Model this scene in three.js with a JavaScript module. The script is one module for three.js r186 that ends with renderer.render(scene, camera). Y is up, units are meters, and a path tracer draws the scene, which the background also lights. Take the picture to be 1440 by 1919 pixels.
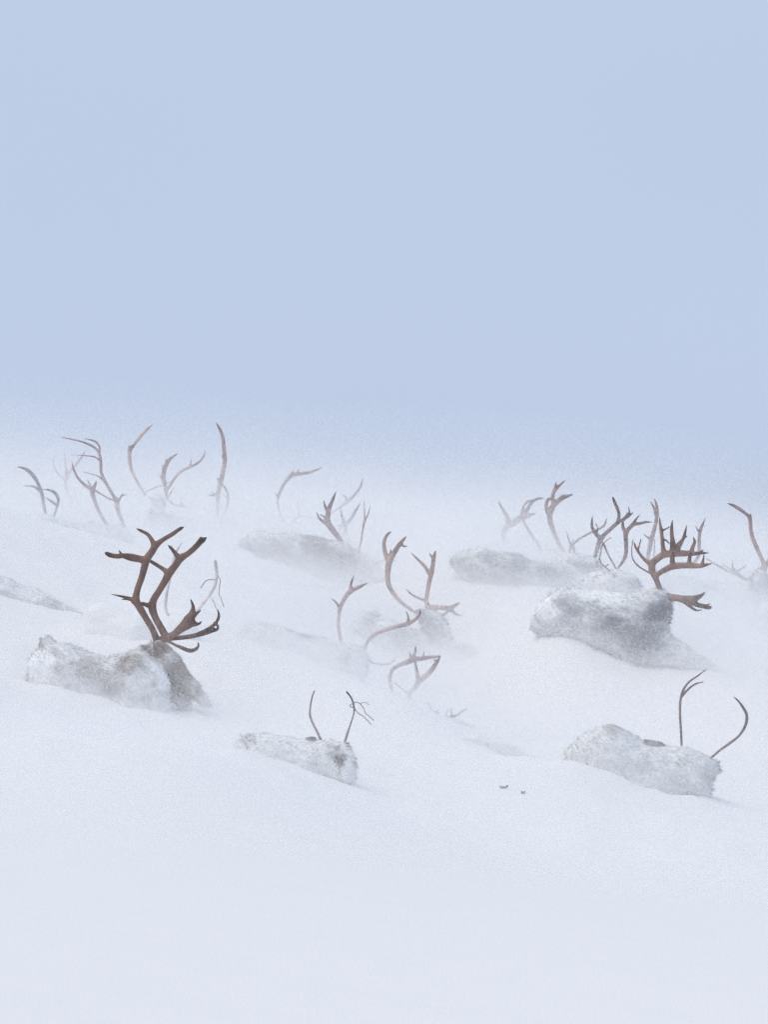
import * as THREE from 'three';

// ---------------------------------------------------------------- camera, sky, sun, exposure
const W = 1440, H = 1919, K = 7.933e-5, EYE = 3;          // K: metres per photo pixel and metre of distance
const scene = new THREE.Scene();
const camera = new THREE.PerspectiveCamera(2 * Math.atan(K * H / 2) * 180 / Math.PI, W / H, 0.5, 1200);
camera.position.set(0, EYE, 0);
camera.lookAt(0, EYE, -10);

// small helpers: seeded random numbers and smooth noise
let seed = 20240;
const rnd = () => { seed = (seed + 0x6D2B79F5) | 0; let t = Math.imul(seed ^ (seed >>> 15), 1 | seed); t = (t + Math.imul(t ^ (t >>> 7), 61 | t)) ^ t; return ((t ^ (t >>> 14)) >>> 0) / 4294967296; };
const hash = (x, y, z) => { let n = Math.imul(x, 374761393) + Math.imul(y, 668265263) + Math.imul(z, 1274126177) | 0; n = Math.imul(n ^ (n >>> 13), 1274126177); return ((n ^ (n >>> 16)) >>> 0) / 4294967296; };
function noise(x, y, z) {                                  // smooth value noise, -1 .. 1
  const i = Math.floor(x), j = Math.floor(y), k = Math.floor(z); let u = x - i, v = y - j, w = z - k;
  u = u * u * (3 - 2 * u); v = v * v * (3 - 2 * v); w = w * w * (3 - 2 * w);
  const L = (a, b, t) => a + (b - a) * t;
  return 2 * L(L(L(hash(i, j, k), hash(i + 1, j, k), u), L(hash(i, j + 1, k), hash(i + 1, j + 1, k), u), v),
    L(L(hash(i, j, k + 1), hash(i + 1, j, k + 1), u), L(hash(i, j + 1, k + 1), hash(i + 1, j + 1, k + 1), u), v), w) - 1;
}
const fbm = (x, y, z, n = 4) => { let s = 0, a = 0.5; for (let o = 0; o < n; o++) { s += a * noise(x, y, z); x = x * 2.03 + 11.7; y = y * 2.03 + 5.1; z = z * 2.03 + 3.3; a *= 0.5; } return s; };
const clamp = (v, a = 0, b = 1) => Math.min(b, Math.max(a, v));
const smooth = (a, b, v) => { const t = clamp((v - a) / (b - a)); return t * t * (3 - 2 * t); };
const at = (px, py, D) => new THREE.Vector3((px - W / 2) * K * D, EYE + (H / 2 - py) * K * D, -D);

const SKY_LOW = [0.535, 0.63, 0.815], SKY_HIGH = [0.52, 0.615, 0.80];
{
  const w = 1024, h = 512, data = new Float32Array(w * h * 4);
  for (let j = 0; j < h; j++) for (let i = 0; i < w; i++) {
    const el = ((j + 0.5) / h - 0.5) * Math.PI, s = Math.max(0, Math.sin(el));
    const t = Math.exp(-s / 0.035);
    const az = (i + 0.5) / w * 2 * Math.PI, cx = Math.cos(el) * Math.cos(az), cz = Math.cos(el) * Math.sin(az);
    const veil = 1 + 0.02 * s + 0.022 * fbm(cx * 16, s * 34, cz * 16, 3);
    for (let c = 0; c < 3; c++) data[(j * w + i) * 4 + c] = (SKY_HIGH[c] + (SKY_LOW[c] - SKY_HIGH[c]) * t) * veil;
    data[(j * w + i) * 4 + 3] = 1;
  }
  const sky = new THREE.DataTexture(data, w, h, THREE.RGBAFormat, THREE.FloatType);
  sky.mapping = THREE.EquirectangularReflectionMapping;
  sky.magFilter = sky.minFilter = THREE.LinearFilter;
  sky.needsUpdate = true;
  scene.background = sky;
  scene.environment = sky;
}
const sun = new THREE.DirectionalLight(new THREE.Color().setRGB(1, 0.925, 0.76), 1.5);
sun.position.set(-30, 62, 12 - 64);
sun.target.position.set(0, 2, -64);
sun.castShadow = true;
sun.shadow.radius = 110;
sun.shadow.mapSize.set(2048, 2048);
Object.assign(sun.shadow.camera, { left: -30, right: 30, top: 40, bottom: -40, near: 1, far: 160 });
scene.add(sun, sun.target);
scene.fog = new THREE.FogExp2(new THREE.Color().setRGB(0.95, 0.965, 1), 0.0005);

const renderer = new THREE.WebGLRenderer({ antialias: true });
renderer.setSize(769, 1024);
renderer.toneMapping = THREE.LinearToneMapping;
renderer.toneMappingExposure = 1;
renderer.shadowMap.enabled = true;

// ---------------------------------------------------------------- the snow slope: a thin plate through surveyed spots
const survey = [];                                          // [x, distance, height]
const spot = (px, py, D) => { const p = at(px, py, D); survey.push([p.x, D, p.y]); };
for (const [px, py, D] of [[-200, 2500, 24], [720, 2600, 24], [1640, 2650, 24], [-150, 1760, 38], [720, 1800, 38], [1590, 1830, 38]]) spot(px, py, D);
// under the nearest animals
for (const [px, py, D] of [[-120, 1440, 51], [300, 1440, 52], [420, 1404, 55], [470, 1412, 55], [560, 1440, 55], [668, 1474, 54.8], [860, 1540, 54], [1065, 1425, 57], [1200, 1478, 57], [1310, 1500, 57], [1500, 1520, 57]]) spot(px, py, D);
for (const [px, py, D] of [[-100, 1236, 60], [52, 1274, 60], [180, 1306, 60], [300, 1332, 60], [402, 1325, 60.4], [520, 1350, 60]]) spot(px, py, D);
for (const [px, py, D] of [[450, 1190, 64], [600, 1240, 64], [690, 1282, 63.6], [742, 1294, 61.5], [850, 1352, 60.8], [985, 1426, 59.8], [760, 1352, 63.6], [860, 1385, 63.4]]) spot(px, py, D);
for (const [px, py, D] of [[905, 1268, 67], [760, 1250, 67.5], [1010, 1166, 64.6], [1120, 1214, 64], [1170, 1244, 64], [1240, 1246, 64], [1365, 1262, 64], [1480, 1300, 63]]) spot(px, py, D);
// the left bank and the hollow behind it
for (const [px, py, D] of [[-120, 1068, 64.5], [0, 1093, 65], [120, 1134, 65], [190, 1150, 65], [340, 1168, 63.6], [-120, 912, 70], [0, 948, 70], [120, 986, 70], [235, 1016, 70], [330, 1052, 69.5], [450, 1092, 69], [570, 1110, 69], [-60, 1000, 73.5], [80, 1010, 73.5], [230, 1032, 73.5]]) spot(px, py, D);
for (const [px, py, D] of [[420, 1062, 72], [600, 1100, 71], [860, 1082, 70], [940, 1107, 69.6], [1020, 1120, 69.2], [1320, 1130, 73], [1430, 1182, 69], [310, 1004, 78], [430, 1008, 78], [540, 1004, 78], [960, 1046, 74.5], [1240, 1080, 74]]) spot(px, py, D);
for (const [px, py, D] of [[-200, 975, 90], [300, 1000, 90], [720, 1020, 90], [1100, 1040, 90], [1600, 1050, 90], [0, 1000, 120], [1440, 1010, 120]]) spot(px, py, D);
const tps = (() => {
  const n = survey.length, m = n + 3, A = Array.from({ length: m }, () => new Float64Array(m + 1));
  const U = (r2) => r2 < 1e-12 ? 0 : 0.5 * r2 * Math.log(r2);
  const S = 0.45;                                           // distance counts less than width: views graze the slope
  for (let i = 0; i < n; i++) {
    for (let j = 0; j < n; j++) A[i][j] = U((survey[i][0] - survey[j][0]) ** 2 + (S * (survey[i][1] - survey[j][1])) ** 2);
    A[i][i] += 0.02;
    A[i][n] = A[n][i] = 1; A[i][n + 1] = A[n + 1][i] = survey[i][0]; A[i][n + 2] = A[n + 2][i] = S * survey[i][1]; A[i][m] = survey[i][2];
  }
  for (let c = 0; c < m; c++) {
    let p = c; for (let r = c + 1; r < m; r++) if (Math.abs(A[r][c]) > Math.abs(A[p][c])) p = r;
    [A[c], A[p]] = [A[p], A[c]];
    for (let r = c + 1; r < m; r++) { const f = A[r][c] / A[c][c]; if (f) for (let q = c; q <= m; q++) A[r][q] -= f * A[c][q]; }
  }
  const w = new Float64Array(m);
  for (let c = m - 1; c >= 0; c--) { let s = A[c][m]; for (let q = c + 1; q < m; q++) s -= A[c][q] * w[q]; w[c] = s / A[c][c]; }
  return (x, D) => { let s = w[n] + w[n + 1] * x + w[n + 2] * S * D; for (let i = 0; i < n; i++) s += w[i] * U((x - survey[i][0]) ** 2 + (S * (D - survey[i][1])) ** 2); return s; };
})();
const banks = [];                                            // snow blown up against the animals: [x, distance, length, depth, height]
for (const [px, D, h] of [[70, 59.6, 0.04], [120, 59.6, 0.05], [185, 59.6, 0.06], [250, 59.7, 0.04], [310, 59.8, 0.06], [370, 60, 0.05], [470, 54.6, 0.03], [540, 54.6, 0.045], [610, 54.6, 0.05], [660, 54.6, 0.04], [1080, 56.6, 0.06], [1150, 56.6, 0.07], [1215, 56.6, 0.055], [1290, 56.7, 0.08], [1340, 57, 0.05],
  [1010, 64, 0.05], [1070, 63.8, 0.06], [1130, 63.6, 0.05], [1190, 63.6, 0.075], [1260, 63.6, 0.05], [1340, 63.8, 0.04]]) banks.push([(px - W / 2) * K * D, D, 0.2, 0.42, h]);
function ground(x, D) {
  const cx = clamp(x, -7.5, 7.5), cD = clamp(D, 22, 112);
  let y = tps(cx, cD) - 0.05 * (x - cx);
  const far = smooth(95, 150, D) + smooth(12, 60, Math.abs(x)) ;
  y += (EYE - 3.3 + 0.8 * noise(x * 0.02, D * 0.02, 4.4) - y) * clamp(far);
  if (D < 22) y -= (22 - Math.max(D, -40)) * 0.02;
  if (D > 52 && D < 72 && Math.abs(x) < 6) y += 0.035 * smooth(-0.1, 0.5, fbm(x * 2.6, D * 1.1, 3.3, 3)) - 0.018 + 0.012 * fbm(x * 9, D * 5, 8.1, 2);
  if (D > 52 && D < 66) for (const b of banks) { const u = (x - b[0]) / b[2], v = (D - b[1]) / b[3], q = u * u + v * v; if (q < 6) y += b[4] * Math.exp(-q) * (0.85 + 0.6 * noise(x * 7, D * 4, 2.2)); }
  y += 0.02 * fbm(x * 0.9 + 0.35 * D, D * 0.45, 1.5, 4) + 0.006 * fbm(x * 5, D * 2.5, 7.7, 3);
  return y;
}
{
  const xs = [], ds = [];
  for (let x = -9; x <= 9.001; x += 0.1) xs.push(x);
  for (let s = 0.2, x = 9; x < 420;) { x += s; s *= 1.16; xs.push(x); xs.unshift(-x); }
  for (let d = 24; d <= 98; d += 0.13) ds.push(d);
  for (let s = 0.3, d = 98; d < 640;) { d += s; s *= 1.12; ds.push(d); }
  for (let s = 0.3, d = 24; d > -200;) { d -= s; s *= 1.14; ds.unshift(d); }
  const pos = new Float32Array(xs.length * ds.length * 3), uv = new Float32Array(xs.length * ds.length * 2), idx = [];
  let k = 0;
  for (let j = 0; j < ds.length; j++) for (let i = 0; i < xs.length; i++, k++) {
    pos[k * 3] = xs[i]; pos[k * 3 + 1] = ground(xs[i], ds[j]); pos[k * 3 + 2] = -ds[j];
    uv[k * 2] = xs[i]; uv[k * 2 + 1] = ds[j];
    if (i && j) { const a = k - xs.length - 1, b = a + 1, c = k - 1; idx.push(a, b, c, b, k, c); }
  }
  const g = new THREE.BufferGeometry();
  g.setAttribute('position', new THREE.BufferAttribute(pos, 3)); g.setAttribute('uv', new THREE.BufferAttribute(uv, 2)); g.setIndex(idx); g.computeVertexNormals();
  const n = 512, bump = new Uint8Array(n * n * 4);          // wind ripples and grain of the crust
  for (let j = 0; j < n; j++) for (let i = 0; i < n; i++) {
    const u = i / n, v = j / n, tile = (f, a, b, s) => { const q = (x, y) => fbm(x * a, y * b, s, 3); return q(u, v) * (1 - u) * (1 - v) + q(u - 1, v) * u * (1 - v) + q(u, v - 1) * (1 - u) * v + q(u - 1, v - 1) * u * v; };
    const h = 128 + 90 * tile(0, 7, 16, 2.2) + 34 * (hash(i, j, 5) - 0.5);
    bump.set([h, h, h, 255], (j * n + i) * 4);
  }
  const bt = new THREE.DataTexture(bump, n, n); bt.wrapS = bt.wrapT = THREE.RepeatWrapping; bt.magFilter = THREE.LinearFilter; bt.repeat.set(0.35, 0.2); bt.needsUpdate = true;
  const m = new THREE.MeshStandardMaterial({ color: new THREE.Color().setRGB(0.818, 0.803, 0.80), roughness: 0.95, bumpMap: bt, bumpScale: 0.03 });
  const o = new THREE.Mesh(g, m);
  o.name = 'snow_slope'; o.receiveShadow = o.castShadow = true;
  o.userData = { kind: 'structure', label: 'smooth wind-packed white snow slope on which the herd rests', category: 'snow' };
  scene.add(o);
}

// ---------------------------------------------------------------- bones to skin: smooth union of tapered capsules, meshed with surface nets
function skin(bones, cell, k, flat = 1) {
  const lo = [1e9, 1e9, 1e9], hi = [-1e9, -1e9, -1e9];
  for (const b of bones) for (const e of [0, 4]) for (let c = 0; c < 3; c++) { lo[c] = Math.min(lo[c], b[e + c] - b[e + 3]); hi[c] = Math.max(hi[c], b[e + c] + b[e + 3]); }
  const pad = 3 * k + 3 * cell; for (let c = 0; c < 3; c++) { lo[c] -= pad; hi[c] += pad; }
  const nx = Math.ceil((hi[0] - lo[0]) / cell) + 1, ny = Math.ceil((hi[1] - lo[1]) / cell) + 1, nz = Math.ceil((hi[2] - lo[2]) / cell) + 1;
  const S = new Float32Array(nx * ny * nz), reach = 5 * k + 2 * cell;
  for (const b of bones) {
    const R = Math.max(b[3], b[7]) + reach, r = [0, 1, 2].map((c) => [Math.max(0, Math.floor((Math.min(b[c], b[c + 4]) - R - lo[c]) / cell)), Math.min([nx, ny, nz][c] - 1, Math.ceil((Math.max(b[c], b[c + 4]) + R - lo[c]) / cell))]);
    const dx = b[4] - b[0], dy = b[5] - b[1], dz = b[6] - b[2], l2 = dx * dx + dy * dy + dz * dz + 1e-12;
    for (let z = r[2][0]; z <= r[2][1]; z++) for (let y = r[1][0]; y <= r[1][1]; y++) for (let x = r[0][0]; x <= r[0][1]; x++) {
      const X = lo[0] + x * cell - b[0], Y = lo[1] + y * cell - b[1], Z = lo[2] + z * cell - b[2];
      const t = clamp((X * dx + Y * dy + Z * dz) / l2), ex = X - t * dx, ey = Y - t * dy, ez = Z - t * dz;
      const d = Math.sqrt(ex * ex + ey * ey + ez * ez * flat) - (b[3] + (b[7] - b[3]) * t);
      if (d < reach) S[(z * ny + y) * nx + x] += Math.exp(Math.min(60, -d / k));
    }
  }
  for (let i = 0; i < S.length; i++) S[i] = S[i] > 0 ? -k * Math.log(S[i]) : reach;
  const id = new Int32Array(S.length).fill(-1), pos = [], idx = [], sx = 1, sy = nx, sz = nx * ny;
  const corner = [0, sx, sy, sx + sy, sz, sx + sz, sy + sz, sx + sy + sz];
  const E = [[0, 1], [2, 3], [4, 5], [6, 7], [0, 2], [1, 3], [4, 6], [5, 7], [0, 4], [1, 5], [2, 6], [3, 7]];
  for (let z = 0; z < nz - 1; z++) for (let y = 0; y < ny - 1; y++) for (let x = 0; x < nx - 1; x++) {
    const p = (z * ny + y) * nx + x; let mask = 0;
    for (let c = 0; c < 8; c++) if (S[p + corner[c]] < 0) mask |= 1 << c;
    if (mask === 0 || mask === 255) continue;
    let n = 0, ax = 0, ay = 0, az = 0;
    for (const [a, b] of E) {
      if (((mask >> a) & 1) === ((mask >> b) & 1)) continue;
      const fa = S[p + corner[a]], t = fa / (fa - S[p + corner[b]]);
      ax += (a & 1) + ((b & 1) - (a & 1)) * t; ay += ((a >> 1) & 1) + (((b >> 1) & 1) - ((a >> 1) & 1)) * t; az += (a >> 2) + ((b >> 2) - (a >> 2)) * t; n++;
    }
    id[p] = pos.length / 3;
    pos.push(lo[0] + (x + ax / n) * cell, lo[1] + (y + ay / n) * cell, lo[2] + (z + az / n) * cell);
    const quad = (a, b, c, d, flip) => { if (a < 0 || b < 0 || c < 0 || d < 0) return; flip ? idx.push(a, c, b, a, d, c) : idx.push(a, b, c, a, c, d); };
    const in0 = S[p] < 0;
    if (y && z && in0 !== (S[p + sx] < 0)) quad(id[p], id[p - sy], id[p - sy - sz], id[p - sz], !in0);
    if (x && z && in0 !== (S[p + sy] < 0)) quad(id[p], id[p - sz], id[p - sx - sz], id[p - sx], !in0);
    if (x && y && in0 !== (S[p + sz] < 0)) quad(id[p], id[p - sx], id[p - sx - sy], id[p - sy], !in0);
  }
  const g = new THREE.BufferGeometry();
  g.setAttribute('position', new THREE.Float32BufferAttribute(pos, 3)); g.setIndex(idx); g.computeVertexNormals();
  return g;
}

// ---------------------------------------------------------------- reindeer
const M = {
  fur: new THREE.MeshPhysicalMaterial({ color: 0xffffff, vertexColors: true, roughness: 1, sheen: 0.3, sheenRoughness: 0.8, sheenColor: new THREE.Color().setRGB(0.5, 0.5, 0.5) }),
  hair: new THREE.MeshStandardMaterial({ color: 0xffffff, vertexColors: true, roughness: 1, side: THREE.DoubleSide }),
  antler: new THREE.MeshStandardMaterial({ color: 0xffffff, vertexColors: true, roughness: 0.62 }),
  eye: new THREE.MeshPhysicalMaterial({ color: new THREE.Color().setRGB(0.015, 0.011, 0.01), roughness: 0.12, clearcoat: 1 }),
  velvet: new THREE.MeshStandardMaterial({ color: new THREE.Color().setRGB(0.15, 0.09, 0.09), roughness: 1, side: THREE.DoubleSide }),
};
const SNOW = [0.805, 0.797, 0.79];
const counts = {};
const numbered = (name) => { const n = counts[name] = (counts[name] ?? -1) + 1; return n ? name + '_' + String(n).padStart(3, '0') : name; };
const GROUP = 'reindeer lying in the drifting snow';

// one animal: px = photo pixel column of its base, D = its distance; everything below it is measured from that base
class Reindeer {
  constructor(px, D, label, o = {}) {
    this.D = D; this.o = { fur: [0.26, 0.22, 0.2], cake: 0.5, antler: [0.25, 0.185, 0.155], cell: 0.018, ...o };
    const x = (px - W / 2) * K * D;
    this.base = new THREE.Vector3(x, ground(x, D), -D);
    this.root = new THREE.Group(); this.root.name = numbered('reindeer'); this.root.position.copy(this.base);
    this.root.userData = { label, category: 'reindeer' };
    this.salt = counts.reindeer * 7.31;
    scene.add(this.root);
  }
  at([x0, y0, s], zx, zy, dz = 0) { return at(x0 + zx / s, y0 + zy / s, this.D - dz).sub(this.base); }
  size(f, r) { return r / f[2] * K * this.D; }
  mesh(name, g, m) { const o = new THREE.Mesh(g, m); o.name = name; o.castShadow = o.receiveShadow = true; this.root.add(o); return o; }
  // chains of [x, y, radius, towards the viewer in metres]; one smooth skin
  body(f, chains, opt = {}) {
    const o = { ...this.o, ...opt }, bones = [];
    for (const ch of chains) for (let i = 0; i < Math.max(1, ch.length - 1); i++) {
      const a = ch[i], b = ch[Math.min(i + 1, ch.length - 1)], p = this.at(f, a[0], a[1], a[3] ?? 0), q = this.at(f, b[0], b[1], b[3] ?? 0);
      const ra = this.size(f, a[2]), rb = this.size(f, b[2]);
      bones.push([p.x, p.y, p.z, ra, q.x, q.y, q.z, rb]);
      if (ch === chains[0]) bones.push([p.x, p.y - 0.9 * ra, p.z + 0.1 * ra, ra, q.x, q.y - 0.9 * rb, q.z + 0.1 * rb, rb]);   // belly and folded legs, down in the snow
    }
    const g = skin(bones, o.cell, o.blend ?? 0.035), P = g.attributes.position, N = g.attributes.normal, col = new Float32Array(P.count * 3), s = this.salt;
    for (let i = 0; i < P.count; i++) {                      // lumps of fur and rime
      const x = P.getX(i), y = P.getY(i), z = P.getZ(i);
      const d = 0.022 * fbm(x * 5 + s, y * 8, z * 5, 3) + (o.rough ?? 0.006) * fbm(x * 24 + s, y * 30, z * 24, 3);
      P.setXYZ(i, x + N.getX(i) * d, y + N.getY(i) * d, z + N.getZ(i) * d);
    }
    g.computeVertexNormals();
    for (let i = 0; i < P.count; i++) {
      const x = P.getX(i), y = P.getY(i), z = P.getZ(i), up = g.attributes.normal.getY(i);
      const above = this.base.y + y - ground(this.base.x + x, -(this.base.z + z));
      const along = x * 0.88 - y * 0.47, across = x * 0.47 + y * 0.88, streak = fbm(along * 1.5 + s, across * 7.5 + 0.5 * fbm(x * 4, y * 4, z * 4 + s, 2), z * 2.2 + s, 4);
      const mottle = fbm(x * 13 + s, y * 13, z * 13, 3), grain = fbm(x * 55, y * 55, z * 55 + s, 2);
      let snow = smooth(0.15, 0.8, up * 0.85 + 0.75 * streak + 0.15 + 0.4 * (o.cake - 0.5)) + smooth(0.42, 0.04, above) * 0.88;  // whiter towards the ground: caked snow, plus drift haze painted into the coat
      snow = Math.max(snow, smooth(0.75 - 0.9 * o.cake, 1.45 - 0.9 * o.cake, 0.55 + 1.1 * streak + 0.5 * (o.mottle ?? 0.5) * mottle));
      snow = clamp((o.floor ?? 0.42) + 0.62 * snow * (0.9 + 0.25 * grain) + (o.mottle ?? 0.5) * 0.35 * mottle + 0.25 * (o.cake - 0.5));
      for (const [dx, dy, dd, r, k2] of o.dark ?? []) { const q = this.at(f, dx, dy, dd); const t = smooth(1, 0.35, Math.hypot(q.x - x, q.y - y, (q.z - z) * 0.7) / this.size(f, r) + 0.35 * mottle); snow = snow * (1 - k2 * t); }
      const tone = 1 + 0.35 * fbm(x * 3 + 9, y * 5, z * 3 + s, 3) + 0.25 * grain;
      for (let c = 0; c < 3; c++) col[i * 3 + c] = clamp(o.fur[c] * tone + (SNOW[c] - o.fur[c] * tone) * snow, 0.01, 0.9);
    }
    g.setAttribute('color', new THREE.BufferAttribute(col, 3));
    this.mesh('body', g, M.fur);
    if (o.cake < 1) this.coat(g, o.cell < 0.0145 ? [11000, 0.042, 0.0042] : [3600, 0.055, 0.0065]);
    return this;
  }
  coat(g, [perArea, length, width]) {                        // guard hairs and frozen tufts, combed back by the wind
    const P = g.attributes.position, N = g.attributes.normal, C = g.attributes.color, I = g.index, pos = [], col = [], nor = [];
    const a = new THREE.Vector3(), b = new THREE.Vector3(), c = new THREE.Vector3(), n = new THREE.Vector3(), d = new THREE.Vector3(), w = new THREE.Vector3(), p = new THREE.Vector3();
    for (let t = 0; t < I.count; t += 3) {
      const i = I.getX(t); a.fromBufferAttribute(P, i); b.fromBufferAttribute(P, I.getX(t + 1)); c.fromBufferAttribute(P, I.getX(t + 2)); n.fromBufferAttribute(N, i);
      if (n.z < -0.45 || this.base.y + a.y < ground(this.base.x + a.x, this.D - a.z) - 0.02) continue;
      const bare = clamp(1.35 - 1.3 * C.getX(i), 0.12, 1), want = bare * perArea * 0.5 * p.copy(b).sub(a).cross(w.copy(c).sub(a)).length();
      for (let k = Math.floor(want + rnd()); k > 0; k--) {
        let u = rnd(), v = rnd(); if (u + v > 1) { u = 1 - u; v = 1 - v; }
        p.copy(a).addScaledVector(w.copy(b).sub(a), u).addScaledVector(w.copy(c).sub(a), v).addScaledVector(n, -0.004);
        const swirl = 1.6 * noise(a.x * 7 + this.salt, a.y * 7, a.z * 7);
        d.set(0.8 + 0.4 * (rnd() - 0.5), -0.45 + 0.5 * swirl + 0.5 * (rnd() - 0.5), 0.5 * (rnd() - 0.5) + 0.3 * swirl); d.addScaledVector(n, -d.dot(n) + 0.28 + 0.3 * rnd()).normalize();
        w.crossVectors(d, n).normalize().multiplyScalar(width * (0.6 + 0.8 * rnd()));
        const l = length * (0.5 + rnd()), f = 0.85 + 0.4 * rnd(); for (let q = 0; q < 3; q++) nor.push(n.x, n.y, n.z);
        pos.push(p.x - w.x, p.y - w.y, p.z - w.z, p.x + w.x, p.y + w.y, p.z + w.z, p.x + d.x * l, p.y + d.y * l, p.z + d.z * l);
        for (let q = 0; q < 3; q++) col.push(Math.min(0.86, C.getX(i) * f), Math.min(0.86, C.getY(i) * f), Math.min(0.86, C.getZ(i) * f));
      }
    }
    if (!pos.length) return;
    const h = new THREE.BufferGeometry(); h.setAttribute('position', new THREE.Float32BufferAttribute(pos, 3)); h.setAttribute('color', new THREE.Float32BufferAttribute(col, 3)); h.setAttribute('normal', new THREE.Float32BufferAttribute(nor, 3));
    this.mesh('fur', h, M.hair).userData.kind = 'stuff';
  }
  // the first chain is the beam, the others are tines that start on what is already there; sweep = how far the tip stands towards the viewer
  antler(f, sweep, chains, opt = {}) {
    const o = { ...this.o, ...opt }, bones = [], knots = [], salt = this.salt + this.root.children.length * 3.7;
    let top = 0;
    chains.forEach((ch, n) => {
      let len = 0; const acc = [0];
      for (let i = 1; i < ch.length; i++) acc.push(len += Math.hypot(ch[i][0] - ch[i - 1][0], ch[i][1] - ch[i - 1][1]) * this.size(f, 1));
      if (!n) top = len;
      let z0 = opt.foot ?? 0;
      if (n) { let best = 1e9; for (const q of knots) { const d = (q[0] - ch[0][0]) ** 2 + (q[1] - ch[0][1]) ** 2; if (d < best) { best = d; z0 = q[2]; } } }
      const turn = n ? 0.45 * (hash(n, Math.round(salt * 10), 3) - 0.5) + 0.25 * Math.sign(sweep) * ((n % 2) - 0.5) : 0;
      const pts = ch.map((p, i) => { const t = n ? 0 : acc[i] / top; const dz = n ? z0 + turn * acc[i] : z0 + sweep * (0.35 * t + 0.65 * t * t); return [p[0], p[1], p[2], dz]; });
      const c3 = new THREE.CatmullRomCurve3(pts.map((p) => new THREE.Vector3(p[0], p[1], p[3] * 100)), false, 'centripetal'), c1 = pts.map((p) => p[2]);
      const steps = (pts.length - 1) * 4, q = [];
      for (let i = 0; i <= steps; i++) {
        const t = i / steps, v = c3.getPoint(t), s = t * (pts.length - 1), a = Math.min(Math.floor(s), pts.length - 2), r = c1[a] + (c1[a + 1] - c1[a]) * smooth(0, 1, s - a);
        const w = this.at(f, v.x, v.y, v.z / 100); q.push([w.x, w.y, w.z, Math.max(0.0042, this.size(f, r) - 0.0022)]); knots.push([v.x, v.y, v.z / 100]);
      }
      for (let i = 0; i < steps; i++) bones.push([...q[i], ...q[i + 1]]);
    });
    const g = skin(bones, o.acell ?? 0.0066, 0.0034, 1), P = g.attributes.position, col = new Float32Array(P.count * 3);
    const foot = this.at(f, chains[0][0][0], chains[0][0][1], opt.foot ?? 0), far = chains[0].length;
    const tips = chains.map((ch) => ch[ch.length - 1]).map((p) => this.at(f, p[0], p[1], 0));
    for (let i = 0; i < P.count; i++) {
      const x = P.getX(i), y = P.getY(i), z = P.getZ(i);
      const n1 = fbm(x * 9 + salt, y * 9, z * 9, 3), n2 = fbm(x * 70 + salt, y * 26, z * 70, 2);
      let tip = 1; for (const t of tips) tip = Math.min(tip, Math.hypot(t.x - x, t.y - y) / 0.13);
      const rime = (o.rime ?? 0.25) * smooth(0.28, 0.02, Math.hypot(foot.x - x, foot.y - y)) * clamp(0.6 + n2);
      const shade = (1 + 0.5 * n1 + 0.35 * n2) * (1 - (o.tips ?? 0.45) * (1 - tip)), warm = 0.5 + 0.9 * n1;
      const pale = this.D > 70 ? 2.3 : this.D > 61 ? 1.8 : 1, c = [pale * o.antler[0] * shade * (1 + 0.12 * warm), pale * o.antler[1] * shade * 1.02, pale * o.antler[2] * shade * (1.06 - 0.1 * warm)];  // distance haze put into the colour: farther antlers painted lighter
      for (let k2 = 0; k2 < 3; k2++) col[i * 3 + k2] = clamp(c[k2] + (0.7 - c[k2]) * rime, 0.008, 0.9);
    }
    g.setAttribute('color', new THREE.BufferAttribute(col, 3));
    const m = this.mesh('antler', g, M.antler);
    if (opt.label) m.userData.label = opt.label;
    return this;
  }
  ear(f, x, y, dz, tx, ty, width, dark = 0.5) {             // a cupped leaf from its root to its tip
    const a = this.at(f, x, y, dz), b = this.at(f, tx, ty, dz + 0.03), len = a.distanceTo(b), w = this.size(f, width);
    const g = new THREE.SphereGeometry(1, 20, 14), P = g.attributes.position, col = new Float32Array(P.count * 3);
    for (let i = 0; i < P.count; i++) {
      const t = (P.getY(i) + 1) / 2, cup = P.getX(i) * P.getX(i);
      const n = fbm(P.getX(i) * 3 + this.salt, P.getY(i) * 3, P.getZ(i) * 3, 3), s = clamp(1 - dark + 0.7 * n + 0.2 * P.getZ(i));
      P.setXYZ(i, P.getX(i) * w * (0.6 + 0.9 * t * (1.25 - t)) * (1.2 - 0.85 * t) * (1 + 0.35 * n) + 0.006 * n, t * len, P.getZ(i) * 0.014 + cup * w * 0.45 + 0.004 * n);
      for (let c = 0; c < 3; c++) col[i * 3 + c] = this.o.fur[c] * 0.7 + (SNOW[c] - this.o.fur[c] * 0.7) * s;
    }
    g.setAttribute('color', new THREE.BufferAttribute(col, 3));
    g.computeVertexNormals();
    const m = this.mesh('ear', g, M.fur);
    m.position.copy(a); m.quaternion.setFromUnitVectors(new THREE.Vector3(0, 1, 0), b.clone().sub(a).normalize());
    return this;
  }
  eye(f, x, y, dz, r = 0.016) { const m = this.mesh('eye', new THREE.SphereGeometry(r, 16, 12), M.eye); m.position.copy(this.at(f, x, y, dz)); return this; }
  strip(f, dz, pts, r) {                                    // a shred of velvet blown off the antler
    const c = new THREE.CatmullRomCurve3(pts.map((p, i) => this.at(f, p[0], p[1], dz + 0.03 * Math.sin(i * 1.7))));
    const g = new THREE.TubeGeometry(c, pts.length * 6, this.size(f, r), 5), P = g.attributes.position;
    this.mesh('velvet_strip', g, M.velvet);
    return this;
  }
}
const PX = [0, 0, 1];                                       // plain photo pixels

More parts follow.
